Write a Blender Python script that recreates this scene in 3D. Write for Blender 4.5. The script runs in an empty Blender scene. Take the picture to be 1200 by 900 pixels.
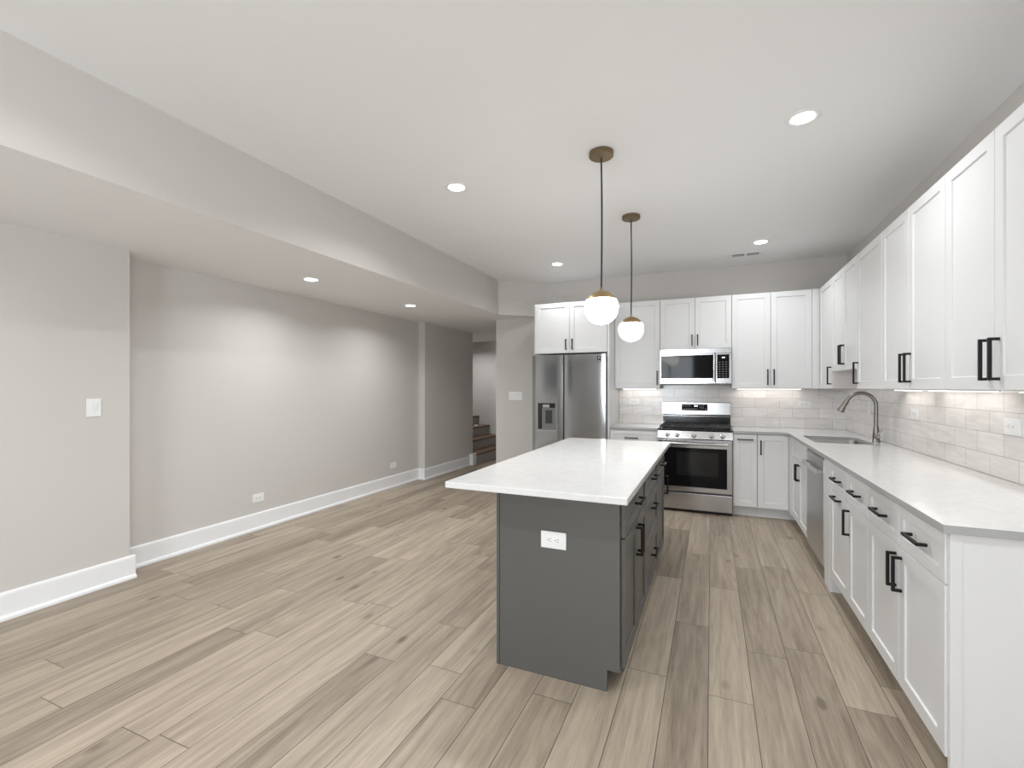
import bpy, bmesh, math, random
from mathutils import Vector, Matrix
PI = math.pi
S = bpy.context.scene
COL = S.collection

# ------------------------------------------------------------------ camera
PSI = 0.4078
cam_d = bpy.data.cameras.new('camera')
cam = bpy.data.objects.new('camera', cam_d)
COL.objects.link(cam)
cam.location = (0, 0, 1.372)
cam.rotation_euler = (PI / 2, 0, PSI)
cam_d.sensor_fit = 'HORIZONTAL'
cam_d.sensor_width = 36
cam_d.lens = 541.24 / 1200 * 36
cam_d.shift_y = 4.02 / 1200
cam_d.clip_start = 0.05
S.camera = cam

# ------------------------------------------------------------------ view, world, main lights
S.view_settings.view_transform = 'Standard'
S.view_settings.look = 'None'
S.view_settings.gamma = 1
S.view_settings.use_curve_mapping = False
S.view_settings.exposure = 0.32

W = bpy.data.worlds.new('world')
S.world = W
W.use_nodes = True
bg = W.node_tree.nodes['Background']
bg.inputs[0].default_value = (0.86, 0.93, 1.0, 1)
bg.inputs[1].default_value = 1.6

DAY_POWER = 105.0        # daylight entering each rear window
SIDE_FILL_POWER = 38.0       # fill light through the added, unseen patio door
DOWN_POWER = 11.0        # each recessed ceiling light
PENDANT_GLOW = 24.0
UNDER_POWER = 0.4        # under-cabinet strips, per metre


def area_light(name, loc, rot, size, size_y, power, color=(1, 1, 1), shape='RECTANGLE', spread=PI):
    d = bpy.data.lights.new(name, 'AREA')
    d.shape = shape
    d.size = size
    if shape in ('RECTANGLE', 'ELLIPSE'):
        d.size_y = size_y
    d.energy = power
    d.color = color
    d.spread = spread
    o = bpy.data.objects.new(name, d)
    o.location = loc
    o.rotation_euler = rot
    COL.objects.link(o)
    return o


REAR = -3.2
WINDOWS = [(-1.85, -0.46)]              # in the rear wall: x range
WZ0, WZ1 = 0.85, 2.35
ADDED_DOORS = [(-2.7, 0.5)]                   # unseen glazed door added for fill in the right wall: y range
DZ_TOP = 2.15
ADDED_LEFTW = (-2.9, -0.1, 1.18, 2.20)         # unseen window added in the near left wall: y range, z range
area_light('daylight_fill', (-4.38, (ADDED_LEFTW[0] + ADDED_LEFTW[1]) / 2, (ADDED_LEFTW[2] + ADDED_LEFTW[3]) / 2), (0, -PI / 2, 0), ADDED_LEFTW[3] - ADDED_LEFTW[2], ADDED_LEFTW[1] - ADDED_LEFTW[0], 30.0, (0.90, 0.95, 1.0))  # lamp behind the added left window, mostly for the fridge reflection
for (a, b) in WINDOWS:
    area_light('daylight_fill', ((a + b) / 2, REAR - 0.22, (WZ0 + WZ1) / 2), (PI / 2, 0, 0), b - a, WZ1 - WZ0, DAY_POWER, (0.87, 0.935, 1.0))
for (a, b) in ADDED_DOORS:
    area_light('daylight_fill', (1.346 + 0.23, (a + b) / 2, DZ_TOP / 2 + 0.02), (0, PI / 2, 0), DZ_TOP - 0.06, b - a, SIDE_FILL_POWER, (0.87, 0.935, 1.0))  # fill lamp outside the added patio door


# ------------------------------------------------------------------ materials
def mat(name, col, rough=0.5, metal=0.0, spec=0.5, var=0.03, nscale=6.0, bump=0.0, bscale=200.0, stretch=None, coat=0.0):
    m = bpy.data.materials.new(name)
    m.use_nodes = True
    nt = m.node_tree
    p = nt.nodes['Principled BSDF']
    tc = nt.nodes.new('ShaderNodeTexCoord')
    n = nt.nodes.new('ShaderNodeTexNoise')
    n.inputs['Scale'].default_value = nscale
    n.inputs['Detail'].default_value = 3
    src = tc.outputs['Object']
    if stretch:
        mp = nt.nodes.new('ShaderNodeMapping')
        mp.inputs['Scale'].default_value = stretch
        nt.links.new(src, mp.inputs[0])
        src = mp.outputs[0]
    nt.links.new(src, n.inputs['Vector'])
    mix = nt.nodes.new('ShaderNodeMix')
    mix.data_type = 'RGBA'
    mix.inputs[6].default_value = tuple(c * (1 - var) for c in col) + (1,)
    mix.inputs[7].default_value = tuple(min(1, c * (1 + var)) for c in col) + (1,)
    nt.links.new(n.outputs['Fac'], mix.inputs[0])
    nt.links.new(mix.outputs[2], p.inputs['Base Color'])
    p.inputs['Roughness'].default_value = rough
    p.inputs['Metallic'].default_value = metal
    p.inputs['Specular IOR Level'].default_value = spec
    p.inputs['Coat Weight'].default_value = coat
    if bump:
        nb = nt.nodes.new('ShaderNodeTexNoise')
        nb.inputs['Scale'].default_value = bscale
        nt.links.new(src, nb.inputs['Vector'])
        b = nt.nodes.new('ShaderNodeBump')
        b.inputs['Strength'].default_value = bump
        b.inputs['Distance'].default_value = 0.002
        nt.links.new(nb.outputs['Fac'], b.inputs['Height'])
        nt.links.new(b.outputs[0], p.inputs['Normal'])
    return m


def emit(name, col, strength):
    m = bpy.data.materials.new(name)
    m.use_nodes = True
    p = m.node_tree.nodes['Principled BSDF']
    p.inputs['Base Color'].default_value = (*col, 1)
    p.inputs['Emission Color'].default_value = (*col, 1)
    p.inputs['Emission Strength'].default_value = strength
    p.inputs['Roughness'].default_value = 0.3
    return m


M_WALL = mat('wall_paint', (0.62, 0.592, 0.562), 0.6, var=0.012, nscale=2, bump=0.05, bscale=350, spec=0.3)
M_CEIL = mat('ceiling_paint', (0.90, 0.902, 0.90), 0.75, var=0.01, nscale=2, spec=0.2)
M_TRIM = mat('trim_paint', (0.86, 0.86, 0.86), 0.4, var=0.01)
M_WHITE = mat('cabinet_white', (0.745, 0.743, 0.738), 0.35, var=0.008)
M_SIDE = mat('cabinet_side_skin', (0.74, 0.68, 0.665), 0.5, var=0.02)
M_GREY = mat('island_grey', (0.108, 0.107, 0.099), 0.38, var=0.015)
M_DARK = mat('recess_black', (0.02, 0.02, 0.02), 0.6)  # black of the fridge handle recess and the range kick
M_BLACK = mat('matte_black_metal', (0.009, 0.0085, 0.0085), 0.42, spec=0.3)
M_STEEL = mat('brushed_steel', (0.52, 0.52, 0.525), 0.2, metal=1.0, var=0.05, nscale=4, stretch=(1, 1, 60))
M_FRIDGE = mat('fridge_steel', (0.38, 0.385, 0.39), 0.13, metal=1.0, var=0.03, nscale=4, stretch=(60, 1, 1))
M_DISHW = mat('dishwasher_steel', (0.60, 0.60, 0.61), 0.36, metal=1.0, var=0.03, nscale=4, stretch=(60, 1, 1))
M_SINK = mat('sink_steel', (0.36, 0.345, 0.325), 0.36, metal=1.0, var=0.03)
M_NICKEL = mat('brushed_nickel', (0.27, 0.25, 0.23), 0.28, metal=1.0, var=0.05)
M_CHROME = mat('polished_steel', (0.75, 0.75, 0.75), 0.12, metal=1.0)
M_GLASSBLK = mat('black_glass', (0.006, 0.006, 0.007), 0.04, spec=0.16, var=0)
M_SMOKE = mat('smoked_glass', (0.01, 0.01, 0.011), 0.05, spec=0.10, var=0)
M_OVENWIN = mat('oven_window_glass', (0.016, 0.016, 0.016), 0.06, spec=0.25, var=0)
M_IRON = mat('cast_iron', (0.03, 0.029, 0.028), 0.55, bump=0.3, bscale=300)
M_ENAMEL = mat('black_enamel', (0.012, 0.012, 0.012), 0.15)
M_BRASS = mat('aged_brass', (0.42, 0.30, 0.15), 0.36, metal=0.9, var=0.08, nscale=20)
M_BRONZE = mat('bronze_canopy', (0.22, 0.165, 0.095), 0.42, metal=0.8, var=0.08, nscale=20)
M_CORD = mat('black_cord', (0.015, 0.015, 0.015), 0.6)
M_PLATE = mat('white_plastic', (0.86, 0.86, 0.85), 0.35, var=0.005)
M_SLOT = mat('slot_dark', (0.03, 0.03, 0.03), 0.6)
M_PLASTGREY = mat('grey_plastic', (0.16, 0.16, 0.165), 0.35)
M_TREAD = mat('stair_oak', (0.16, 0.095, 0.058), 0.45, var=0.3, nscale=3, stretch=(20, 1.5, 20))
M_RISER = mat('riser_paint', (0.42, 0.405, 0.39), 0.5)
M_GRILL = mat('vent_slot_grey', (0.10, 0.10, 0.10), 0.6)
M_DISPLAY = emit('display_glow', (0.9, 0.95, 1.0), 1.5)
M_MARK = mat('printed_white_marks', (0.7, 0.7, 0.7), 0.5)
M_GLOBE = emit('opal_globe', (1.0, 0.99, 0.975), PENDANT_GLOW)
M_LED = emit('led_diffuser', (1.0, 0.985, 0.96), 12.0)
M_STRIP = emit('led_strip', (1.0, 0.96, 0.9), 4.0)
M_BULB = M_LED


def floor_material():
    m = bpy.data.materials.new('oak_vinyl_planks')
    m.use_nodes = True
    nt = m.node_tree
    N, L = nt.nodes, nt.links
    p = N['Principled BSDF']

    def math_(op, a, b=None, c=None):
        n = N.new('ShaderNodeMath')
        n.operation = op
        for i, v in enumerate((a, b, c)):
            if v is None:
                continue
            if isinstance(v, (int, float)):
                n.inputs[i].default_value = v
            else:
                L.new(v, n.inputs[i])
        return n.outputs[0]
    tc = N.new('ShaderNodeTexCoord')
    sp = N.new('ShaderNodeSeparateXYZ')
    L.new(tc.outputs['Object'], sp.inputs[0])
    PW, PL = 0.181, 1.22
    u = math_('DIVIDE', math_('ADD', sp.outputs['X'], 0.013 + 50 * PW), PW)
    col = math_('FLOOR', u)
    fu = math_('FRACT', u)
    wn = N.new('ShaderNodeTexWhiteNoise')
    wn.noise_dimensions = '1D'
    L.new(math_('ADD', col, 3.7), wn.inputs['W'])
    v = math_('ADD', math_('DIVIDE', math_('ADD', sp.outputs['Y'], 50.0), PL), wn.outputs['Value'])
    row = math_('FLOOR', v)
    fv = math_('FRACT', v)
    cx = N.new('ShaderNodeCombineXYZ')
    L.new(col, cx.inputs[0])
    L.new(row, cx.inputs[1])
    w2 = N.new('ShaderNodeTexWhiteNoise')
    w2.noise_dimensions = '2D'
    L.new(cx.outputs[0], w2.inputs['Vector'])
    # grain coordinates shifted per plank
    gx = N.new('ShaderNodeCombineXYZ')
    L.new(math_('ADD', sp.outputs['X'], math_('MULTIPLY', w2.outputs['Value'], 37.0)), gx.inputs[0])
    L.new(math_('ADD', sp.outputs['Y'], math_('MULTIPLY', w2.outputs['Value'], 91.0)), gx.inputs[1])

    def noise(scale_xyz, scale, detail=4, dist=0.0, rough=0.55):
        mp = N.new('ShaderNodeMapping')
        mp.inputs['Scale'].default_value = scale_xyz
        L.new(gx.outputs[0], mp.inputs[0])
        n = N.new('ShaderNodeTexNoise')
        n.inputs['Scale'].default_value = scale
        n.inputs['Detail'].default_value = detail
        n.inputs['Distortion'].default_value = dist
        n.inputs['Roughness'].default_value = rough
        L.new(mp.outputs[0], n.inputs['Vector'])
        return n.outputs['Fac']
    fine = noise((1, 0.05, 1), 160, 5)
    broad = noise((1, 0.055, 1), 22, 5, 0.7)
    big = noise((1, 0.16, 1), 6, 2, 0.4)
    # rings: cathedral pattern
    rings = math_('PINGPONG', math_('MULTIPLY', noise((1, 0.07, 1), 7, 2, 0.5), 9.0), 0.5)
    # knots
    mp = N.new('ShaderNodeMapping')
    mp.inputs['Scale'].default_value = (1, 0.5, 1)
    L.new(gx.outputs[0], mp.inputs[0])
    vo = N.new('ShaderNodeTexVoronoi')
    vo.inputs['Scale'].default_value = 4.2
    L.new(mp.outputs[0], vo.inputs['Vector'])
    knot = N.new('ShaderNodeMapRange')
    knot.inputs[1].default_value = 0.02
    knot.inputs[2].default_value = 0.12
    knot.inputs[3].default_value = 1
    knot.inputs[4].default_value = 0
    L.new(vo.outputs['Distance'], knot.inputs[0])
    t = math_('MULTIPLY', fine, 0.34)
    t = math_('ADD', t, math_('MULTIPLY', broad, 0.55))
    t = math_('ADD', t, math_('MULTIPLY', big, 0.22))
    t = math_('ADD', t, math_('MULTIPLY', rings, 0.20))
    plank = math_('POWER', w2.outputs['Value'], 1.6)
    t = math_('SUBTRACT', t, math_('MULTIPLY', plank, 0.22))
    t = math_('SUBTRACT', t, math_('MULTIPLY', knot.outputs[0], math_('MULTIPLY', broad, 0.60)))
    cr = N.new('ShaderNodeValToRGB')
    cr.color_ramp.elements[0].position = 0.22
    cr.color_ramp.elements[0].color = (0.163, 0.127, 0.094, 1)
    cr.color_ramp.elements[1].position = 0.72
    cr.color_ramp.elements[1].color = (0.472, 0.393, 0.306, 1)
    e = cr.color_ramp.elements.new(0.47)
    e.color = (0.325, 0.265, 0.202, 1)
    L.new(t, cr.inputs[0])
    # seams
    dx = math_('MULTIPLY', math_('MINIMUM', fu, math_('SUBTRACT', 1.0, fu)), PW)
    dy = math_('MULTIPLY', math_('MINIMUM', fv, math_('SUBTRACT', 1.0, fv)), PL)
    d = math_('MINIMUM', dx, dy)
    seam = N.new('ShaderNodeMapRange')
    seam.inputs[1].default_value = 0.0008
    seam.inputs[2].default_value = 0.0022
    L.new(d, seam.inputs[0])
    mx = N.new('ShaderNodeMix')
    mx.data_type = 'RGBA'
    mx.inputs[6].default_value = (0.07, 0.055, 0.045, 1)
    L.new(seam.outputs[0], mx.inputs[0])
    L.new(cr.outputs[0], mx.inputs[7])
    L.new(mx.outputs[2], p.inputs['Base Color'])
    L.new(math_('ADD', math_('MULTIPLY', fine, 0.2), 0.36), p.inputs['Roughness'])
    p.inputs['Specular IOR Level'].default_value = 0.4
    b = N.new('ShaderNodeBump')
    b.inputs['Strength'].default_value = 0.35
    b.inputs['Distance'].default_value = 0.0015
    L.new(math_('ADD', math_('MULTIPLY', fine, 0.3), seam.outputs[0]), b.inputs['Height'])
    L.new(b.outputs[0], p.inputs['Normal'])
    return m


def quartz_material():
    m = bpy.data.materials.new('white_quartz')
    m.use_nodes = True
    nt = m.node_tree
    N, L = nt.nodes, nt.links
    p = N['Principled BSDF']
    tc = N.new('ShaderNodeTexCoord')
    n1 = N.new('ShaderNodeTexNoise')
    n1.inputs['Scale'].default_value = 5
    n1.inputs['Detail'].default_value = 8
    n1.inputs['Distortion'].default_value = 1.6
    L.new(tc.outputs['Object'], n1.inputs['Vector'])
    r = N.new('ShaderNodeValToRGB')
    r.color_ramp.elements[0].position = 0.44
    r.color_ramp.elements[0].color = (0.775, 0.768, 0.757, 1)
    r.color_ramp.elements[1].position = 0.56
    r.color_ramp.elements[1].color = (0.775, 0.768, 0.757, 1)
    e = r.color_ramp.elements.new(0.5)
    e.color = (0.735, 0.727, 0.718, 1)
    L.new(n1.outputs['Fac'], r.inputs[0])
    n2 = N.new('ShaderNodeTexNoise')
    n2.inputs['Scale'].default_value = 260
    n2.inputs['Detail'].default_value = 2
    L.new(tc.outputs['Object'], n2.inputs['Vector'])
    mx = N.new('ShaderNodeMix')
    mx.data_type = 'RGBA'
    mx.blend_type = 'MULTIPLY'
    mx.inputs[0].default_value = 0.25
    r2 = N.new('ShaderNodeValToRGB')
    r2.color_ramp.elements[0].position = 0.3
    r2.color_ramp.elements[0].color = (0.75, 0.75, 0.75, 1)
    r2.color_ramp.elements[1].position = 0.5
    L.new(n2.outputs['Fac'], r2.inputs[0])
    L.new(r.outputs[0], mx.inputs[6])
    L.new(r2.outputs[0], mx.inputs[7])
    L.new(mx.outputs[2], p.inputs['Base Color'])
    p.inputs['Roughness'].default_value = 0.09
    p.inputs['Specular IOR Level'].default_value = 0.55
    return m


def tile_material(name, axis):
    m = bpy.data.materials.new(name)
    m.use_nodes = True
    nt = m.node_tree
    N, L = nt.nodes, nt.links
    p = N['Principled BSDF']
    tc = N.new('ShaderNodeTexCoord')
    sp = N.new('ShaderNodeSeparateXYZ')
    L.new(tc.outputs['Object'], sp.inputs[0])
    cb = N.new('ShaderNodeCombineXYZ')
    ad = N.new('ShaderNodeMath')
    ad.operation = 'ADD'
    ad.inputs[1].default_value = 20 * 0.252 - (0.080 if axis == 'X' else 0.059)
    L.new(sp.outputs[axis], ad.inputs[0])
    az = N.new('ShaderNodeMath')
    az.operation = 'ADD'
    az.inputs[1].default_value = -0.914 + 0.1115 * 10
    L.new(sp.outputs['Z'], az.inputs[0])
    L.new(ad.outputs[0], cb.inputs[0])
    L.new(az.outputs[0], cb.inputs[1])
    br = N.new('ShaderNodeTexBrick')
    br.offset = 0.5
    br.inputs['Scale'].default_value = 1
    br.inputs['Brick Width'].default_value = 0.252
    br.inputs['Row Height'].default_value = 0.1115
    br.inputs['Mortar Size'].default_value = 0.0016
    br.inputs['Mortar Smooth'].default_value = 0.3
    br.inputs['Bias'].default_value = 0
    br.inputs['Color1'].default_value = (0.86, 0.832, 0.806, 1)
    br.inputs['Color2'].default_value = (0.80, 0.768, 0.74, 1)
    br.inputs['Mortar'].default_value = (0.46, 0.43, 0.405, 1)
    L.new(cb.outputs[0], br.inputs['Vector'])
    n = N.new('ShaderNodeTexNoise')
    mp = N.new('ShaderNodeMapping')
    mp.inputs['Scale'].default_value = (3, 14, 1)
    L.new(cb.outputs[0], mp.inputs[0])
    L.new(mp.outputs[0], n.inputs['Vector'])
    n.inputs['Scale'].default_value = 1.6
    n.inputs['Detail'].default_value = 5
    n.inputs['Distortion'].default_value = 1.0
    r = N.new('ShaderNodeValToRGB')
    r.color_ramp.elements[0].position = 0.3
    r.color_ramp.elements[0].color = (0.88, 0.87, 0.87, 1)
    r.color_ramp.elements[1].position = 0.62
    r.color_ramp.elements[1].color = (1, 1, 1, 1)
    L.new(n.outputs['Fac'], r.inputs[0])
    mx = N.new('ShaderNodeMix')
    mx.data_type = 'RGBA'
    mx.blend_type = 'MULTIPLY'
    mx.inputs[0].default_value = 1
    L.new(br.outputs['Color'], mx.inputs[6])
    L.new(r.outputs[0], mx.inputs[7])
    L.new(mx.outputs[2], p.inputs['Base Color'])
    p.inputs['Roughness'].default_value = 0.16
    b = N.new('ShaderNodeBump')
    b.inputs['Strength'].default_value = 0.5
    b.inputs['Distance'].default_value = 0.002
    inv = N.new('ShaderNodeMath')
    inv.operation = 'SUBTRACT'
    inv.inputs[0].default_value = 1
    L.new(br.outputs['Fac'], inv.inputs[1])
    a2 = N.new('ShaderNodeMath')
    a2.operation = 'MULTIPLY_ADD'
    a2.inputs[1].default_value = 0.5
    L.new(n.outputs['Fac'], a2.inputs[0])
    L.new(inv.outputs[0], a2.inputs[2])
    L.new(a2.outputs[0], b.inputs['Height'])
    L.new(b.outputs[0], p.inputs['Normal'])
    return m


def glass_material():
    m = bpy.data.materials.new('window_glass')
    m.use_nodes = True
    nt = m.node_tree
    N, L = nt.nodes, nt.links
    out = N['Material Output']
    tr = N.new('ShaderNodeBsdfTransparent')
    gl = N.new('ShaderNodeBsdfGlossy')
    gl.inputs['Roughness'].default_value = 0.02
    fr = N.new('ShaderNodeFresnel')
    mx = N.new('ShaderNodeMixShader')
    L.new(fr.outputs[0], mx.inputs[0])
    L.new(tr.outputs[0], mx.inputs[1])
    L.new(gl.outputs[0], mx.inputs[2])
    L.new(mx.outputs[0], out.inputs['Surface'])
    return m


M_FLOOR = floor_material()
M_QUARTZ = quartz_material()
M_EDGE = mat('quartz_grey_edge', (0.40, 0.40, 0.395), 0.5, var=0.1, nscale=180)  # plain grey for worktop side faces, darker than their tops
M_TILE_B = tile_material('backsplash_tile_rear', 'X')
M_TILE_R = tile_material('backsplash_tile_side', 'Y')
M_GLASS = glass_material()


# ------------------------------------------------------------------ mesh helpers
def box(bm, x0, x1, y0, y1, z0, z1, bev=0.0, seg=2):
    v = [bm.verts.new(c) for c in ((x0, y0, z0), (x1, y0, z0), (x1, y1, z0), (x0, y1, z0),
                                   (x0, y0, z1), (x1, y0, z1), (x1, y1, z1), (x0, y1, z1))]
    fs = [bm.faces.new([v[i] for i in q]) for q in ((0, 3, 2, 1), (4, 5, 6, 7), (0, 1, 5, 4), (1, 2, 6, 5), (2, 3, 7, 6), (3, 0, 4, 7))]
    if bev:
        es = list({e for f in fs for e in f.edges})
        bmesh.ops.bevel(bm, geom=es, offset=bev, segments=seg, affect='EDGES', profile=0.6)


def prism(bm, pts, z0, z1, axis='Z'):
    """extrude a 2-D outline: axis Z -> pts are (x,y); X -> pts are (y,z); Y -> pts are (x,z)"""
    def P(a, b, t):
        return {'Z': (a, b, t), 'X': (t, a, b), 'Y': (a, t, b)}[axis]
    lo = [bm.verts.new(P(a, b, z0)) for a, b in pts]
    hi = [bm.verts.new(P(a, b, z1)) for a, b in pts]
    bm.faces.new(lo[::-1])
    bm.faces.new(hi)
    n = len(pts)
    for i in range(n):
        j = (i + 1) % n
        bm.faces.new((lo[i], lo[j], hi[j], hi[i]))
    bmesh.ops.recalc_face_normals(bm, faces=bm.faces[:])


def lathe(bm, prof, seg=40, M=None):
    rings = []
    for r, z in prof:
        if r < 1e-6:
            rings.append([bm.verts.new((0, 0, z))])
        else:
            rings.append([bm.verts.new((r * math.cos(2 * PI * k / seg), r * math.sin(2 * PI * k / seg), z)) for k in range(seg)])
    vs = [v for r in rings for v in r]
    for a, b in zip(rings, rings[1:]):
        for k in range(seg):
            k2 = (k + 1) % seg
            q = []
            for v in (a[k % len(a)], a[k2 % len(a)], b[k2 % len(b)], b[k % len(b)]):
                if v not in q:
                    q.append(v)
            if len(q) > 2:
                bm.faces.new(q)
    if M:
        bmesh.ops.transform(bm, matrix=M, verts=vs)
    bmesh.ops.recalc_face_normals(bm, faces=bm.faces[:])


def tube(bm, pts, rad, seg=14, cap=True):
    pts = [Vector(p) for p in pts]
    rads = rad if isinstance(rad, (list, tuple)) else [rad] * len(pts)
    t0 = (pts[1] - pts[0]).normalized()
    up = Vector((0, 0, 1)) if abs(t0.z) < 0.9 else Vector((1, 0, 0))
    n = t0.cross(up).normalized()
    rings = []
    for i, p in enumerate(pts):
        t = (pts[min(i + 1, len(pts) - 1)] - pts[max(i - 1, 0)]).normalized()
        n = (n - t * n.dot(t)).normalized()
        b = t.cross(n)
        rings.append([bm.verts.new(p + (n * math.cos(2 * PI * k / seg) + b * math.sin(2 * PI * k / seg)) * rads[i]) for k in range(seg)])
    for a, b in zip(rings, rings[1:]):
        for k in range(seg):
            bm.faces.new((a[k], a[(k + 1) % seg], b[(k + 1) % seg], b[k]))
    if cap:
        bm.faces.new(rings[0][::-1])
        bm.faces.new(rings[-1])
    bmesh.ops.recalc_face_normals(bm, faces=bm.faces[:])


def obj(name, bm, material, parent=None, loc=(0, 0, 0), rot=(0, 0, 0), smooth=False):
    if isinstance(bm, bmesh.types.BMesh):
        me = bpy.data.meshes.new(name)
        bm.to_mesh(me)
        bm.free()
        me.materials.append(material)
        if smooth:
            for p in me.polygons:
                p.use_smooth = True
            try:
                me.set_sharp_from_angle(angle=math.radians(40))
            except Exception:
                pass
    else:
        me = bm
    o = bpy.data.objects.new(name, me)
    o.location = loc
    o.rotation_euler = rot
    COL.objects.link(o)
    if parent:
        o.parent = parent
    return o


def bobj(name, dims, material, parent=None, bev=0.0015, **k):
    bm = bmesh.new()
    box(bm, *dims, bev=bev)
    return obj(name, bm, material, parent, **k)


def tag(o, label, cat, group=None):
    o['label'] = label
    o['category'] = cat
    if group:
        o['group'] = group
    return o


def thing(name, label, cat, loc=(0, 0, 0), rotz=0.0, group=None):
    o = bpy.data.objects.new(name, None)
    o.empty_display_size = 0.1
    o.location = loc
    o.rotation_euler = (0, 0, rotz)
    COL.objects.link(o)
    return tag(o, label, cat, group)


def struct(name, bm, material, parent=None, **k):
    o = obj(name, bm, material, parent, **k)
    o['kind'] = 'structure'
    return o


def sbox(name, dims, material, bev=0):
    bm = bmesh.new()
    box(bm, *dims, bev=bev)
    return struct(name, bm, material)


def copy_tree(o, parent=None):
    c = o.copy()
    COL.objects.link(c)
    c.parent = parent
    for ch in list(o.children):
        copy_tree(ch, c)
    return c


# ------------------------------------------------------------------ the room
XR, YB, ZC = 1.346, 6.041, 2.808          # right wall, back wall, ceiling
XN, XL, XP = -3.84, -4.03, -3.92          # left wall: near part, recessed part, far projecting part
YJ1, YJ2, YE = 1.958, 5.80, 7.30
XS, ZS = -2.62, 2.347                     # soffit face and underside
YH = 8.86                                 # far wall of the stair hall
XO = -2.86                                # left end of the back wall

sbox('floor', (-5.7, 1.5, REAR - 0.2, YH + 0.15, -0.12, 0), M_FLOOR)
sbox('ceiling', (XS, 1.5, REAR - 0.2, YB + 0.1, ZC, ZC + 0.1), M_CEIL)
bm = bmesh.new()
prism(bm, [(-5.7, REAR - 0.2), (XS, REAR - 0.2), (XS, 5.60), (-2.09, YB), (-2.09, YH + 0.15), (-5.7, YH + 0.15)], ZS, ZC)
so = struct('wall_soffit', bm, M_WALL)
so.data.materials.append(M_CEIL)
for p in so.data.polygons:
    if abs(p.normal.z) > 0.9:
        p.material_index = 1

bm = bmesh.new()
(da, db), = ADDED_DOORS
box(bm, XR, XR + 0.15, REAR - 0.2, da, 0, ZC)
box(bm, XR, XR + 0.15, db, YB + 0.1, 0, ZC)
box(bm, XR, XR + 0.15, da, db, DZ_TOP, ZC)
struct('wall_right', bm, M_WALL)
bm = bmesh.new()
dm = (da + db) / 2
for (p, q) in ((da, da + 0.07), (db - 0.07, db), (dm - 0.05, dm + 0.05)):
    box(bm, XR + 0.04, XR + 0.10, p, q, 0, DZ_TOP)
for (p, q) in ((da + 0.07, dm - 0.05), (dm + 0.05, db - 0.07)):
    box(bm, XR + 0.04, XR + 0.10, p, q, 0, 0.09)
    box(bm, XR + 0.04, XR + 0.10, p, q, DZ_TOP - 0.07, DZ_TOP)
dfr = struct('door_added', bm, M_TRIM)  # added glazed door, out of view, lets the side fill in
for (p, q) in ((da + 0.07, dm - 0.05), (dm + 0.05, db - 0.07)):
    bm = bmesh.new()
    box(bm, XR + 0.066, XR + 0.072, p, q, 0.09, DZ_TOP - 0.07)
    obj('pane', bm, M_GLASS, dfr)
sbox('wall_back', (XO, XR, YB, YB + 0.12, 0, ZC), M_WALL)
sbox('wall_hall', (XO, XO + 0.12, YB + 0.12, YH, 0, ZS), M_WALL)
sbox('wall_stair_far', (-5.7, XO + 0.12, YH, YH + 0.12, 0, ZS), M_WALL)
sbox('wall_stair_end', (-5.7, -5.58, YE, YH, 0, ZS), M_WALL)
sbox('wall_stair_near', (-5.58, XP - 0.15, YE - 0.12, YE, 0, ZS), M_WALL)
la, lb, lz0, lz1 = ADDED_LEFTW
bm = bmesh.new()
box(bm, XL - 0.15, XN, REAR, la, 0, ZS)
box(bm, XL - 0.15, XN, lb, YJ1, 0, ZS)
box(bm, XL - 0.15, XN, la, lb, 0, lz0)
box(bm, XL - 0.15, XN, la, lb, lz1, ZS)
struct('wall_left_near', bm, M_WALL)
bm = bmesh.new()
lm = (la + lb) / 2
for (p, q, r0, r1) in ((la, la + 0.05, lz0, lz1), (lb - 0.05, lb, lz0, lz1), (lm - 0.03, lm + 0.03, lz0, lz1), (la + 0.05, lb - 0.05, lz0, lz0 + 0.05), (la + 0.05, lb - 0.05, lz1 - 0.05, lz1)):
    box(bm, XL - 0.10, XL - 0.04, p, q, r0, r1)
lfr = struct('window_2', bm, M_TRIM)  # added window, out of view, mirrored in the fridge doors
bm = bmesh.new()
box(bm, XL - 0.072, XL - 0.066, la + 0.05, lb - 0.05, lz0 + 0.05, lz1 - 0.05)
obj('pane', bm, M_GLASS, lfr)
sbox('wall_left', (XL - 0.15, XL, YJ1, YJ2, 0, ZS), M_WALL)
sbox('wall_left_far', (XP - 0.15, XP, YJ2, YE, 0, ZS), M_WALL)

# rear wall with two windows (behind the viewpoint)
bm = bmesh.new()
xs = [-4.18] + [v for w in WINDOWS for v in w] + [XR]
for i in range(0, len(xs), 2):
    box(bm, xs[i], xs[i + 1], REAR - 0.14, REAR, WZ0, WZ1)
box(bm, -4.18, XR, REAR - 0.14, REAR, 0, WZ0)
box(bm, -4.18, XR, REAR - 0.14, REAR, WZ1, ZC)
struct('wall_rear', bm, M_WALL)
for i, (a, b) in enumerate(WINDOWS):
    bm = bmesh.new()
    for d in ((a, a + 0.05, WZ0, WZ1), (b - 0.05, b, WZ0, WZ1), (a + 0.05, b - 0.05, WZ0, WZ0 + 0.05), (a + 0.05, b - 0.05, WZ1 - 0.05, WZ1),
              ((a + b) / 2 - 0.02, (a + b) / 2 + 0.02, WZ0 + 0.05, WZ1 - 0.05)):
        box(bm, d[0], d[1], REAR - 0.10, REAR - 0.04, d[2], d[3])
    fr = struct('window_%d' % (i + 1), bm, M_TRIM)
    obj('pane', (lambda q: (box(q, a + 0.05, b - 0.05, REAR - 0.072, REAR - 0.066, WZ0 + 0.05, WZ1 - 0.05), q)[1])(bmesh.new()), M_GLASS, fr)


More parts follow.
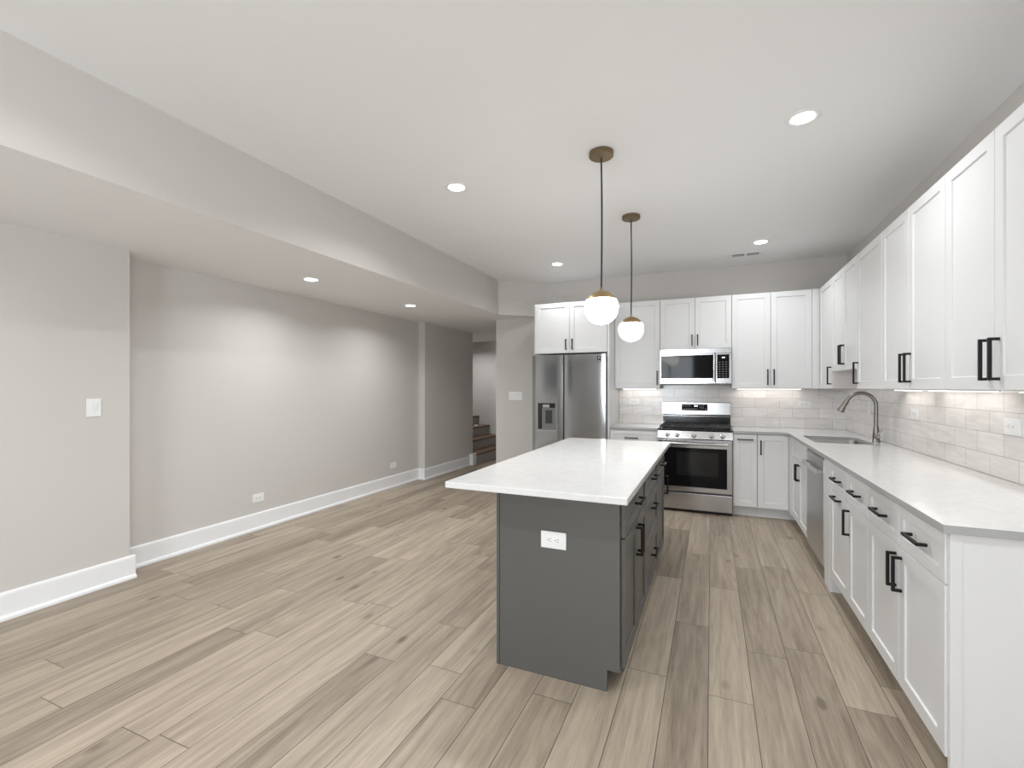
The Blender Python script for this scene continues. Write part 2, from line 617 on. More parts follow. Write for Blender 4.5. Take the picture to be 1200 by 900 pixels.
def baseboard(name, pts):
    """profile swept on straight runs; pts: list of (axis, fixed coordinate, sign of outward normal, a, b)"""
    bm = bmesh.new()
    for axis, c, sgn, a, b in pts:
        prof = [(0, 0), (0.030, 0), (0.030, 0.014), (0.024, 0.024), (0.015, 0.028), (0.015, 0.146), (0.012, 0.158), (0.006, 0.163), (0, 0.163)]
        pr = [(c + sgn * u, z) for u, z in prof]
        prism(bm, pr, a, b, 'X' if axis == 'y' else 'Y')
    struct(name, bm, M_TRIM)


baseboard('baseboard_left_near', [('x', XN, 1, REAR, YJ1 + 0.03)])
baseboard('baseboard_left', [('x', XL, 1, YJ1, YJ2)])
baseboard('baseboard_left_far', [('x', XP, 1, YJ2 - 0.03, YE - 0.13), ('y', YJ2, -1, XL, XP)])
bobj_plinth = sbox('trim_1', (XP + 0.0005, XP + 0.075, YE - 0.128, YE - 0.0, 0, 0.20), M_TRIM, bev=0.003)
baseboard('baseboard_stair', [('y', YH, -1, -3.82, XO)])
baseboard('baseboard_back', [('y', YB, -1, XO, -2.06)])

# backsplash
ZB = 1.36
bm = bmesh.new()
box(bm, -1.098, XR, YB - 0.010, YB - 0.0005, 0.9145, ZB + 0.05)
struct('wall_backsplash_rear', bm, M_TILE_B)
bm = bmesh.new()
box(bm, XR - 0.010, XR - 0.0005, 2.0, YB - 0.0105, 0.9145, ZB + 0.005)
struct('wall_backsplash_right', bm, M_TILE_R)


# ------------------------------------------------------------------ cabinets
def shaker(w, h, rail=0.056, t=0.02, rec=0.008):
    """front in x 0..w, z 0..h, back at y=0, face at y=-t"""
    bm = bmesh.new()
    e = 0.0015
    rail = min(rail, h * 0.3)
    def ring(i, y):
        return [bm.verts.new(c) for c in ((i, y, i), (w - i, y, i), (w - i, y, h - i), (i, y, h - i))]
    R = [ring(0, 0), ring(0, -t + e), ring(e, -t), ring(rail, -t), ring(rail + 0.0015, -t + 0.0015), ring(rail + 0.003, -t + rec)]
    bm.faces.new(R[0][::-1])
    for a, b in zip(R, R[1:]):
        for k in range(4):
            bm.faces.new((a[k], a[(k + 1) % 4], b[(k + 1) % 4], b[k]))
    bm.faces.new(R[-1])
    bmesh.ops.recalc_face_normals(bm, faces=bm.faces[:])
    return bm


_hm = {}


def handle_mesh(L):
    if L not in _hm:
        bm = bmesh.new()
        s = 0.0058
        box(bm, -L / 2, L / 2, -0.036, -0.024, -s, s, bev=0.0012, seg=1)
        for x in (-L / 2 + s, L / 2 - s):
            box(bm, x - s, x + s, -0.0245, -0.0002, -s, s, bev=0.0008, seg=1)
        me = bpy.data.meshes.new('handle')
        bm.to_mesh(me)
        bm.free()
        me.materials.append(M_BLACK)
        _hm[L] = me
    return _hm[L]


def front(root, kind, x0, x1, z0, z1, material, handles=(), rail=0.056):
    g = 0.0040 if material is M_GREY else 0.0019
    w, h = x1 - x0 - 2 * g, z1 - z0 - 2 * g
    o = obj(kind, shaker(w, h, rail), material, root, loc=(x0 + g, -0.0005, z0 + g))
    for orient, hx, hz, L in handles:
        obj('handle', handle_mesh(L), M_BLACK, o, loc=(hx - x0 - g, -0.02, hz - z0 - g), rot=(0, PI / 2 if orient == 'v' else 0, 0))
    return o


def cabinet(name, label, loc, rotz, w, z0, z1, depth, material, fronts, group=None, toe=0.0, cat='cabinet', side=None):
    """origin at the front-left corner on the floor; front looks to local -y"""
    t = thing(name, label, cat, loc, rotz, group)
    e = 0.0006
    bobj('carcass', (e, w - e, 0, depth, z0 + toe, z1), side or material, t, bev=0.001)
    if toe:
        bobj('toe_kick', (e, w - e, 0.07, depth, 0.0, toe - 0.0005), material, t, bev=0)
    for f in fronts:
        front(t, f[0], f[1], f[2], f[3], f[4], material, f[5], f[6] if len(f) > 6 else 0.056)
    return t


UB, UT = 1.36, 2.412                 # wall cabinets: bottom and top
UH, BH = 0.17, 0.148                 # handle lengths
YU = 5.762                           # carcass front of back wall cabinets
XU = 1.064                           # carcass front of right wall cabinets
YBASE = 5.472                        # base carcass front, back run
XBASE = 0.750                        # base carcass front, right run
CB = 0.883                           # carcass top of base cabinets
HZ_U = UB + 0.135


def up_h(x, z0=UB):
    return [('v', x, z0 + 0.04 + UH / 2, UH)]


G_UP = None
# --- fridge bay: cabinet above it and the tall side panel
XF0, XF1 = -2.052, -1.128
t = cabinet('wall_cabinet', 'short white two-door cabinet mounted above the refrigerator', (XF0, 5.452, 0), 0, XF1 - XF0, 1.79, UT, YB - 5.454, M_WHITE,
            [('door', 0.02, 0.465, 1.79, UT, [('v', 0.425, 1.79 + 0.105, 0.128)]), ('door', 0.465, XF1 - XF0, 1.79, UT, [('v', 0.505, 1.79 + 0.105, 0.128)])])
tag(bobj('tall_side_panel', (-1.127, -1.100, 5.435, YB - 0.012, 0, UT), M_WHITE), 'tall white panel standing at the right side of the refrigerator', 'panel')

# --- back run wall cabinets
X0 = -1.098
cabinet('wall_cabinet', 'white single-door wall cabinet between the refrigerator and the microwave', (X0, YU, 0), 0, -0.563 - X0, UB, UT, YB - YU - 0.012, M_WHITE,
        [('door', 0, -0.563 - X0, UB, UT, up_h(-0.563 - X0 - 0.03))])
X0, X1 = -0.562, 0.207
wm = X1 - X0
cabinet('wall_cabinet', 'short white two-door wall cabinet directly above the microwave', (X0, YU, 0), 0, wm, 1.818, UT, YB - YU - 0.002, M_WHITE,
        [('door', 0, wm / 2, 1.818, UT, [('v', wm / 2 - 0.03, 1.818 + 0.10, 0.128)]), ('door', wm / 2, wm, 1.818, UT, [('v', wm / 2 + 0.03, 1.818 + 0.10, 0.128)])])
X0, X1 = 0.208, 0.976
wm = X1 - X0
t = cabinet('wall_cabinet', 'tall white two-door wall cabinet right of the microwave, in the corner', (X0, YU, 0), 0, wm, UB, UT, YB - YU - 0.012, M_WHITE,
            [('door', 0, wm / 2, UB, UT, up_h(wm / 2 - 0.03)), ('door', wm / 2, wm, UB, UT, up_h(wm / 2 + 0.03))])
bobj('filler', (wm + 0.001, 1.044 - X0, -0.018, 0.03, UB, UT), M_WHITE, t)


# --- right run wall cabinets (local x runs towards the camera, world -y)
def right_up(label, ya, yb, fronts, z0=UB, side=None):
    d = XR - XU - (0.012 if z0 < 1.4 else 0.002)
    return cabinet('wall_cabinet', label, (XU, ya, 0), -PI / 2, ya - yb, z0, UT, d, M_WHITE, fronts, side=side)


ya, yb = 5.735, 5.196
right_up('narrow white wall cabinet on the right wall, far left of the sink', ya, yb, [('door', 0, ya - yb, UB, UT, up_h(ya - yb - 0.035))], side=M_SIDE)
ya, yb = 5.195, 4.388
w = ya - yb
zs = 1.520
right_up('short white two-door wall cabinet above the sink and faucet', ya, yb,
         [('door', 0, w / 2, zs, UT, up_h(w / 2 - 0.03, zs + 0.01)), ('door', w / 2, w, zs, UT, up_h(w / 2 + 0.03, zs + 0.01))], z0=zs)
ya, yb = 4.387, 3.816
right_up('white single-door wall cabinet just right of the faucet', ya, yb, [('door', 0, ya - yb, UB, UT, up_h(0.035))])
ya, yb = 3.815, 2.899
w = ya - yb
right_up('white two-door wall cabinet in the middle of the right wall, above a small outlet', ya, yb,
         [('door', 0, w / 2, UB, UT, up_h(w / 2 - 0.035)), ('door', w / 2, w, UB, UT, up_h(w / 2 + 0.035))])
ya, yb = 2.898, 2.046
w = ya - yb
right_up('largest white two-door wall cabinet, at the right edge of the photo', ya, yb,
         [('door', 0, w / 2, UB, UT, up_h(w / 2 - 0.035)), ('door', w / 2, w, UB, UT, up_h(w / 2 + 0.035))])

# --- base cabinets, back run
TOE = 0.105
ZD = 0.700                            # drawer / door division
DB = YB - YBASE - 0.003
X0, X1 = -1.098, -0.560
w = X1 - X0
cabinet('base_cabinet', 'white base cabinet with drawer between refrigerator and range', (X0, YBASE, 0), 0, w, 0, CB, DB, M_WHITE,
        [('drawer', 0, w, ZD, CB - 0.006, [('h', w * 0.46, 0.79, BH)], 0.045), ('door', 0, w, TOE + 0.008, ZD, [('v', w - 0.035, 0.6, BH)])], toe=TOE)
X0, X1 = 0.211, 0.440
w = X1 - X0
cabinet('base_cabinet', 'narrow white base cabinet with horizontal pull, right beside the range', (X0, YBASE, 0), 0, w, 0, CB, DB, M_WHITE,
        [('door', 0, w, TOE + 0.008, CB - 0.006, [('h', w / 2, 0.823, BH)])], toe=TOE)
X0 = 0.441
t = cabinet('base_cabinet', 'white corner base cabinet with one door and vertical pull', (X0, YBASE, 0), 0, XR - X0 - 0.003, 0, CB, DB, M_WHITE,
            [('door', 0, 0.722 - X0, TOE + 0.008, CB - 0.006, [('v', 0.03, 0.745, BH)])], toe=TOE)
bobj('filler', (0.7235 - X0, 0.76 - X0, -0.180, -0.001, TOE, CB - 0.001), M_WHITE, t)

# --- base cabinets, right run
DR = XR - XBASE - 0.003


def right_base(label, ya, yb, fronts):
    return cabinet('base_cabinet', label, (XBASE, ya, 0), -PI / 2, ya - yb, 0, CB, DR, M_WHITE, fronts, toe=TOE)


DT = CB - 0.006
DZ0 = TOE + 0.008
ya, yb = 5.290, 4.487
w = ya - yb
t = right_base('white two-door base cabinet under the sink', ya, yb,
               [('false_front', 0, w, ZD, DT, [], 0.045),
                ('door', 0, w / 2, DZ0, ZD, [('v', w / 2 - 0.03, 0.595, BH)]), ('door', w / 2, w, DZ0, ZD, [('v', w / 2 + 0.03, 0.595, BH)])])
# the sink bowl takes the upper part: the closed box stops below it, a rail carries the false front
for ch in t.children:
    if ch.name.startswith('carcass'):
        bm = bmesh.new()
        box(bm, 0.0006, w - 0.0006, 0, DR, TOE, 0.69)
        bm.to_mesh(ch.data)
        bm.free()
bobj('front_rail', (0.0006, w - 0.0006, 0, 0.014, 0.6905, CB), M_WHITE, t)
tag(bobj('filler_panel', (0.7285, XR - 0.02, 3.692, 3.852, 0.0, CB), M_WHITE), 'plain white filler panel right of the dishwasher', 'panel')
ya, yb = 3.689, 3.249
w = ya - yb
right_base('white base cabinet nearest the dishwasher, horizontal pulls on drawer and door', ya, yb,
           [('drawer', 0, w, ZD, DT, [('h', w / 2, 0.79, BH)], 0.045), ('door', 0, w, DZ0, ZD, [('h', w / 2, 0.672, BH)])])
ya, yb = 3.248, 2.870
w = ya - yb
right_base('narrow white base cabinet with one drawer above one vertical-pull door', ya, yb,
           [('drawer', 0, w, ZD, DT, [('h', w / 2, 0.79, BH)], 0.045), ('door', 0, w, DZ0, ZD, [('v', 0.032, 0.590, BH)])])
ya, yb = 2.869, 2.028
w = ya - yb
t = right_base('wide white base cabinet at counter end with two drawers and two doors', ya, yb,
               [('drawer', 0, w / 2, ZD, DT, [('h', w / 4, 0.79, BH)], 0.045), ('drawer', w / 2, w, ZD, DT, [('h', w * 3 / 4, 0.79, BH)], 0.045),
                ('door', 0, w / 2, DZ0, ZD, [('v', w / 2 - 0.032, 0.590, BH)]), ('door', w / 2, w, DZ0, ZD, [('v', w / 2 + 0.032, 0.590, BH)])])
bm = bmesh.new()
box(bm, w + 0.001, w + 0.016, -0.014, DR, 0.0, CB, bev=0.001)
box(bm, w + 0.0155, w + 0.019, -0.014, 0.018, 0.0, CB, bev=0.001)
obj('end_panel', bm, M_WHITE, t)


# ------------------------------------------------------------------ worktops
def slab(name, outline, z0, z1, material, hole=None, bev=0.003, edge=None):
    bm = bmesh.new()
    es = []
    for loop in [outline] + ([hole] if hole else []):
        vs = [bm.verts.new((x, y, z1)) for x, y in loop]
        es += [bm.edges.new((vs[i], vs[(i + 1) % len(vs)])) for i in range(len(vs))]
    r = bmesh.ops.triangle_fill(bm, edges=es, use_beauty=True)
    fs = [f for f in r['geom'] if isinstance(f, bmesh.types.BMFace)]
    ex = bmesh.ops.extrude_face_region(bm, geom=fs)
    bmesh.ops.translate(bm, vec=(0, 0, z0 - z1), verts=[v for v in ex['geom'] if isinstance(v, bmesh.types.BMVert)])
    bmesh.ops.recalc_face_normals(bm, faces=bm.faces[:])
    o = obj(name, bm, material)
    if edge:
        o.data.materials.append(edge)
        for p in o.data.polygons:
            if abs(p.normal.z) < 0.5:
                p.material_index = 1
    m = o.modifiers.new('bevel', 'BEVEL')
    m.width = bev
    m.segments = 2
    m.limit_method = 'ANGLE'
    m.angle_limit = math.radians(50)
    return o


def rrect(x0, x1, y0, y1, r, n=6):
    out = []
    for cx, cy, a0 in ((x1 - r, y1 - r, 0), (x0 + r, y1 - r, PI / 2), (x0 + r, y0 + r, PI), (x1 - r, y0 + r, 1.5 * PI)):
        for k in range(n + 1):
            a = a0 + k * PI / 2 / n
            out.append((cx + r * math.cos(a), cy + r * math.sin(a)))
    return out


ZT0, ZT1 = 0.884, 0.914
XC, YC, YEND = 0.711, 5.432, 1.988
SX0, SX1, SY0, SY1 = 0.795, 1.215, 4.53, 5.16
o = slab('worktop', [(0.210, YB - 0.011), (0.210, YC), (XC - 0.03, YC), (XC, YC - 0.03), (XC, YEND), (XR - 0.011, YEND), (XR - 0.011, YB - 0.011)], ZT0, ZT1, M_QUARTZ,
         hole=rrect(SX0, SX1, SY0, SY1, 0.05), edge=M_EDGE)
tag(o, 'long L-shaped white quartz worktop with the sink cut into it', 'countertop')
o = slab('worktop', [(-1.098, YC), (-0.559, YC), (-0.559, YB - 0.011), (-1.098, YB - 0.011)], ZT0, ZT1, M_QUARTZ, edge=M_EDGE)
tag(o, 'short white quartz worktop between the refrigerator and the range', 'countertop')
o = slab('worktop', [(-1.191, 1.934), (-0.318, 1.934), (-0.318, 4.085), (-1.191, 4.085)], ZT0, ZT1, M_QUARTZ)
tag(o, 'white quartz worktop overhanging the grey island', 'countertop')

# ------------------------------------------------------------------ sink and faucet
t = thing('kitchen_sink', 'stainless steel undermount sink set in the right worktop', 'sink', ((SX0 + SX1) / 2, (SY0 + SY1) / 2, 0.70))
bm = bmesh.new()
hx, hy = (SX1 - SX0) / 2, (SY1 - SY0) / 2
loops = []
for (dx, z, r) in ((0.026, 0.1835, 0.06), (0.004, 0.1835, 0.05), (0.002, 0.175, 0.05), (-0.004, 0.03, 0.05), (-0.03, 0.004, 0.04), (-0.12, 0.0, 0.03)):
    loops.append([bm.verts.new((x, y, z)) for x, y in rrect(-hx - dx, hx + dx, -hy - dx, hy + dx, r)])
for a, b in zip(loops, loops[1:]):
    for k in range(len(a)):
        bm.faces.new((a[k], a[(k + 1) % len(a)], b[(k + 1) % len(a)], b[k]))
bm.faces.new(loops[-1])
bmesh.ops.recalc_face_normals(bm, faces=bm.faces[:])
bowl = obj('bowl', bm, M_SINK, t, smooth=True)
mo = bowl.modifiers.new('thick', 'SOLIDIFY')
mo.thickness = 0.0015
bm = bmesh.new()
lathe(bm, [(0, 0.002), (0.03, 0.002), (0.034, 0.005), (0.042, 0.005), (0.044, 0.001), (0.044, 0.0005)], 28)
obj('drain', bm, M_CHROME, t, smooth=True)

FX, FY = 1.268, 4.77
t = thing('kitchen_faucet', 'brushed nickel gooseneck faucet standing behind the sink', 'faucet', (FX, FY, 0.914))
bm = bmesh.new()
lathe(bm, [(0, 0), (0.031, 0), (0.031, 0.006), (0.027, 0.012), (0.025, 0.055), (0.0235, 0.085), (0.019, 0.12), (0.0155, 0.132), (0, 0.132)], 28)
obj('base', bm, M_NICKEL, t, smooth=True)
R_ = 0.105
pts = [(0, 0, 0.10), (0, 0, 0.18), (0, 0, 0.25), (0, 0, 0.305)]
for k in range(1, 15):
    a = k * math.radians(157) / 14
    pts.append((-R_ + R_ * math.cos(a), 0, 0.305 + R_ * math.sin(a)))
bm = bmesh.new()
tube(bm, pts, 0.0145, 16)
obj('spout', bm, M_NICKEL, t, smooth=True)
e = Vector(pts[-1])
d = (Vector(pts[-1]) - Vector(pts[-2])).normalized()
bm = bmesh.new()
tube(bm, [e - d * 0.004, e + d * 0.008, e + d * 0.03, e + d * 0.075, e + d * 0.10, e + d * 0.108], [0.0152, 0.018, 0.0185, 0.023, 0.028, 0.025], 20)
obj('spray_head', bm, M_NICKEL, t, smooth=True)
bm = bmesh.new()
tube(bm, [(0, -0.016, 0.048), (0, -0.046, 0.048), (0.0, -0.050, 0.048)], [0.019, 0.019, 0.015], 18)
lever = obj('lever', bm, M_NICKEL, t, smooth=True)
bm = bmesh.new()
tube(bm, [(0, -0.040, 0.055), (0.012, -0.044, 0.085), (0.03, -0.046, 0.115)], [0.008, 0.0065, 0.006], 12)
obj('lever_arm', bm, M_NICKEL, lever, smooth=True)

# ------------------------------------------------------------------ island
IX = -0.376
ID = IX - (-0.978)


def island(label, ya, yb, fronts, extra=None):
    return cabinet('island_cabinet', label, (IX, ya, 0), PI / 2, yb - ya, 0, CB, ID - 0.012, M_GREY, fronts, toe=0.098)


IZ = 0.690
DT = CB - 0.008
y0, y1, y2, y3 = 2.098, 2.820, 3.460, 3.960
w = y1 - y0
t = island('grey island cabinet nearest the viewer with one wide drawer and paired doors', y0, y1,
           [('drawer', 0.005, w, IZ, DT, [('h', w / 2, 0.787, BH)], 0.045),
            ('door', 0.005, w / 2, 0.105, IZ, [('v', w / 2 - 0.03, 0.585, BH)]), ('door', w / 2, w, 0.105, IZ, [('v', w / 2 + 0.03, 0.585, BH)])])
bm = bmesh.new()
prism(bm, [(0.0, 0.098), (0.0, CB), (ID - 0.0125, CB), (ID - 0.0125, 0.0), (0.057, 0.0), (0.057, 0.098)], -0.018, -0.001, 'X')
obj('end_panel', bm, M_GREY, t)
bm = bmesh.new()
box(bm, -0.020, 0.06, ID - 0.010, ID + 0.004, 0, CB, bev=0.001)
obj('corner_strip', bm, M_GREY, t)
w = y2 - y1
island('grey island cabinet in the middle with a stack of three drawers', y1, y2,
       [('drawer', 0, w, IZ, DT, [('h', w / 2, 0.787, BH)], 0.045), ('drawer', 0, w, 0.40, IZ, [('h', w / 2, 0.60, BH)], 0.05), ('drawer', 0, w, 0.105, 0.40, [('h', w / 2, 0.30, BH)], 0.05)])
w = y3 - y2
island('grey island cabinet nearest the range with one drawer above one door', y2, y3,
       [('drawer', 0, w, IZ, DT, [('h', w / 2, 0.787, BH)], 0.045), ('door', 0, w, 0.105, IZ, [('v', w - 0.035, 0.585, BH)])])
tag(bobj('island_back_panel', (-0.9780, -0.9675, 2.160, 3.960, 0, CB), M_GREY), 'long grey panel along the left side of the island, under the overhang', 'panel')

# ------------------------------------------------------------------ refrigerator
t = thing('refrigerator', 'stainless side-by-side refrigerator with dispenser, left of the kitchen', 'refrigerator', (-2.034, 5.34, 0))
FW, FZ = 0.902, 1.765
bobj('cabinet_body', (0.004, FW - 0.002, 0.075, 0.68, 0.02, FZ - 0.012), M_PLASTGREY, t, bev=0.004)
bobj('base_grille', (0.01, FW - 0.01, 0.03, 0.074, 0.002, 0.055), M_BLACK, t)
DX = 0.400


def fridge_door(x0, x1, cut=None):
    bm = bmesh.new()
    n = 10
    fr_ = []
    for k in range(n + 1):
        u = k / n
        fr_.append((x0 + (x1 - x0) * u, 0.004 * (2 * u - 1) ** 16 + 0.0015 * (2 * u - 1) ** 2))
    prof = fr_ + [(x1, 0.070), (x0, 0.070)]
    prism(bm, prof, 0.062, FZ)
    return bm


dl = obj('door', fridge_door(0.0, DX - 0.008), M_FRIDGE, t, smooth=True)
dr = obj('door', fridge_door(DX + 0.012, FW), M_FRIDGE, t, smooth=True)
bobj('handle_recess', (DX - 0.0075, DX + 0.0115, 0.018, 0.074, 0.07, FZ - 0.03), M_DARK, t, bev=0)
# water and ice dispenser on the left door
x0, x1, z0, z1 = 0.075, 0.300, 0.855, 1.182
bm = bmesh.new()
for d in ((x0 - 0.008, x0, z0, z1), (x1, x1 + 0.008, z0, z1), (x0 - 0.008, x1 + 0.008, z0 - 0.012, z0), (x0 - 0.008, x1 + 0.008, z1, z1 + 0.006)):
    box(bm, d[0], d[1], -0.004, 0.008, d[2], d[3])
ds = obj('dispenser', bm, M_STEEL, dl)
bobj('niche', (x0, x1, -0.002, 0.006, z0, z1), M_ENAMEL, ds, bev=0)
bobj('back_plate', (x0 + 0.055, x1 - 0.004, -0.0035, -0.0015, z0 + 0.012, z1 - 0.06), M_PLASTGREY, ds, bev=0)
bobj('paddle', (x0 + 0.10, x0 + 0.185, -0.010, -0.0036, z0 + 0.08, z1 - 0.085), M_SLOT, ds, bev=0.002)
bobj('control_strip', (x0 + 0.065, x0 + 0.15, -0.008, -0.0022, z1 - 0.055, z1 - 0.018), M_STEEL, ds, bev=0.001)
bobj('drip_tray', (x0 + 0.004, x1 - 0.004, -0.012, -0.0022, z0, z0 + 0.012), M_PLASTGREY, ds, bev=0.001)
# energy badge on the right door
xb, zb = 0.810, 1.668
st = bobj('sticker', (xb, xb + 0.046, -0.0012, 0.004, zb, zb + 0.072), M_ENAMEL, dr, bev=0)
bm = bmesh.new()
for d in ((0.012, 0.017, 0.030, 0.062), (0.017, 0.033, 0.057, 0.062), (0.029, 0.034, 0.044, 0.062), (0.017, 0.033, 0.042, 0.046), (0.006, 0.040, 0.008, 0.013), (0.006, 0.034, 0.017, 0.020)):
    box(bm, xb + d[0], xb + d[1], -0.0018, -0.0012, zb + d[2], zb + d[3])
obj('sticker_print', bm, M_MARK, st)

# ------------------------------------------------------------------ range
t = thing('range', 'stainless gas range with black cooktop on the back wall', 'stove', (-0.555, 5.40, 0))
RW = 0.762
bm = bmesh.new()
box(bm, 0.0, RW, 0.05, 0.62, 0.03, 0.885, bev=0.002)
obj('body', bm, M_PLASTGREY, t)
bobj('kick', (0.01, RW - 0.01, 0.05, 0.3, 0.0, 0.03), M_DARK, t, bev=0)
bobj('drawer', (0.003, RW - 0.003, 0.006, 0.049, 0.035, 0.215), M_STEEL, t, bev=0.006)
od = bobj('oven_door', (0.003, RW - 0.003, 0.004, 0.049, 0.232, 0.800), M_STEEL, t, bev=0.006)
gl = bobj('oven_window', (0.055, RW - 0.055, 0.0015, 0.0045, 0.285, 0.712), M_GLASSBLK, od, bev=0.001)
bobj('inner_pane', (0.20, RW - 0.14, 0.0005, 0.0016, 0.41, 0.665), M_OVENWIN, gl, bev=0)
bm = bmesh.new()
prof = []
tube(bm, [(0.05, -0.042, 0.762), (0.25, -0.046, 0.762), (RW / 2, -0.047, 0.762), (RW - 0.25, -0.046, 0.762), (RW - 0.05, -0.042, 0.762)], 0.013, 16)
for x in (0.06, RW - 0.06):
    box(bm, x - 0.012, x + 0.012, -0.042, 0.006, 0.752, 0.772, bev=0.003)
obj('handle', bm, M_STEEL, od, smooth=True)
bm = bmesh.new()
prism(bm, [(0.0, 0.808), (-0.004, 0.812), (0.018, 0.892), (0.05, 0.900), (0.08, 0.900), (0.08, 0.808)], 0.0, RW, 'X')
cp = obj('control_panel', bm, M_STEEL, t)
for i, x in enumerate((0.105, 0.205, 0.378, 0.556, 0.664)):
    bm = bmesh.new()
    lathe(bm, [(0, 0.036), (0.016, 0.036), (0.0185, 0.033), (0.020, 0.010), (0.026, 0.006), (0.027, 0), (0, 0)], 28,
          M=Matrix.Rotation(math.radians(74.5), 4, 'X'))
    k = obj('knob', bm, M_CHROME, t, loc=(x, 0.004, 0.850), smooth=True)
    bobj('knob_grip', (-0.006, 0.006, -0.044, -0.034, -0.015, 0.022), M_CHROME, k, bev=0.002)
bm = bmesh.new()
box(bm, 0.0, RW, 0.02, 0.585, 0.9005, 0.912, bev=0.004)
ct = obj('cooktop', bm, M_ENAMEL, t)
for (x, y, r) in ((0.15, 0.17, 0.05), (0.15, 0.43, 0.04), (0.381, 0.30, 0.055), (0.612, 0.17, 0.05), (0.612, 0.43, 0.035)):
    bm = bmesh.new()
    lathe(bm, [(0, 0.018), (r * 0.7, 0.018), (r * 0.74, 0.013), (r, 0.011), (r, 0.002), (r + 0.012, 0), (0, 0)], 28)
    b = obj('burner', bm, M_IRON, t, loc=(x, y, 0.912), smooth=True)
for i, (a, b) in enumerate(((0.018, 0.258), (0.264, 0.498), (0.504, 0.744))):
    bm = bmesh.new()
    za, zb_ = 0.928, 0.944
    bw = 0.012
    for x in (a, b - bw):
        box(bm, x, x + bw, 0.05, 0.56, za, zb_, bev=0.002, seg=1)
    for y in (0.05, 0.172, 0.299, 0.426, 0.548):
        box(bm, a + bw, b - bw, y, y + bw, za, zb_, bev=0.002, seg=1)
    m_ = (a + b) / 2
    box(bm, m_ - bw / 2, m_ + bw / 2, 0.062, 0.548, za + 0.001, zb_ - 0.001, bev=0.002, seg=1)
    for x in (a, b - bw):
        for y in (0.05, 0.299, 0.548):
            box(bm, x, x + bw, y, y + bw, 0.9125, za, bev=0.001, seg=1)
    obj('grate', bm, M_IRON, t)
bm = bmesh.new()
prism(bm, [(0.586, 0.90), (0.586, 1.03), (0.558, 1.05), (0.566, 1.188), (0.578, 1.196), (0.627, 1.196), (0.627, 0.90)], 0.002, RW - 0.002, 'X')
bgd = obj('backguard', bm, M_STEEL, t)
bobj('vent_strip', (0.004, RW - 0.004, 0.580, 0.5865, 0.914, 1.026), M_ENAMEL, bgd, bev=0.001)
M_ = Matrix.Rotation(math.atan2(0.008, 0.138), 4, 'X')
dp = bobj('display', (0.222, 0.512, 0.553, 0.560, 1.093, 1.172), M_SMOKE, bgd, bev=0.001)
bm = bmesh.new()
for gx in (0.365, 0.377, 0.393):                        # clock figures
    box(bm, gx, gx + 0.008, 0.5518, 0.5530, 1.142, 1.158)
obj('clock_digits', bm, M_DISPLAY, dp)
bm = bmesh.new()
for k in range(9):
    box(bm, 0.232 + k * 0.02, 0.242 + k * 0.02, 0.5520, 0.5530, 1.112, 1.117)
obj('printed_marks', bm, M_MARK, dp)
bm = bmesh.new()
for k in range(5):
    box(bm, 0.235 + k * 0.02, 0.243 + k * 0.02, 0.5520, 0.5530, 1.148, 1.153)
obj('printed_marks', bm, M_MARK, dp)
bm = bmesh.new()
for r in range(3):
    for k in range(3):
        box(bm, 0.425 + k * 0.018, 0.431 + k * 0.018, 0.5520, 0.5530, 1.112 + r * 0.018, 1.118 + r * 0.018)
box(bm, 0.485, 0.495, 0.5520, 0.5530, 1.112, 1.119)
obj('number_pad_marks', bm, M_MARK, dp)

# ------------------------------------------------------------------ microwave
t = thing('microwave', 'stainless over-the-range microwave mounted above the stove', 'microwave', (-0.555, 5.655, 1.400))
MW, MH = 0.760, 0.415
bobj('body', (0.0, MW, 0.032, 0.37, 0.012, MH), M_PLASTGREY, t, bev=0.003)
bobj('vent_base', (0.002, MW - 0.002, 0.004, 0.30, 0.0, 0.0115), M_PLASTGREY, t, bev=0.002)
bobj('top_strip', (0.0, MW, 0.006, 0.031, MH - 0.062, MH), M_STEEL, t, bev=0.004)
dd = bobj('door', (0.0, 0.597, 0.0, 0.031, 0.014, MH - 0.063), M_STEEL, t, bev=0.003)
wd = bobj('window', (0.012, 0.592, -0.0018, 0.001, 0.075, MH - 0.075), M_SMOKE, dd, bev=0.0008)
bm = bmesh.new()
tube(bm, [(0.580, -0.040, 0.040), (0.580, -0.044, 0.2), (0.580, -0.040, 0.365)], 0.011, 14)
for z in (0.05, 0.352):
    box(bm, 0.572, 0.588, -0.036, 0.001, z - 0.01, z + 0.01, bev=0.002)
obj('handle', bm, M_STEEL, dd, smooth=True)
pn = bobj('control_panel', (0.599, MW, 0.0, 0.031, 0.014, MH - 0.063), M_STEEL, t, bev=0.003)
kp = bobj('keypad', (0.612, 0.735, -0.0018, 0.001, 0.075, MH - 0.075), M_GLASSBLK, pn, bev=0.0008)
bm = bmesh.new()
for r in range(7):
    for k in range(3):
        box(bm, 0.628 + k * 0.034, 0.646 + k * 0.034, -0.0026, -0.0018, 0.095 + r * 0.026, 0.102 + r * 0.026)
obj('printed_marks', bm, mat('keypad_grey_print', (0.22, 0.22, 0.23), 0.5), kp)
bm = bmesh.new()
for k in range(3):
    box(bm, 0.662 + k * 0.011, 0.669 + k * 0.011, -0.0026, -0.0018, 0.300, 0.312)
obj('clock_digits', bm, M_DISPLAY, kp)

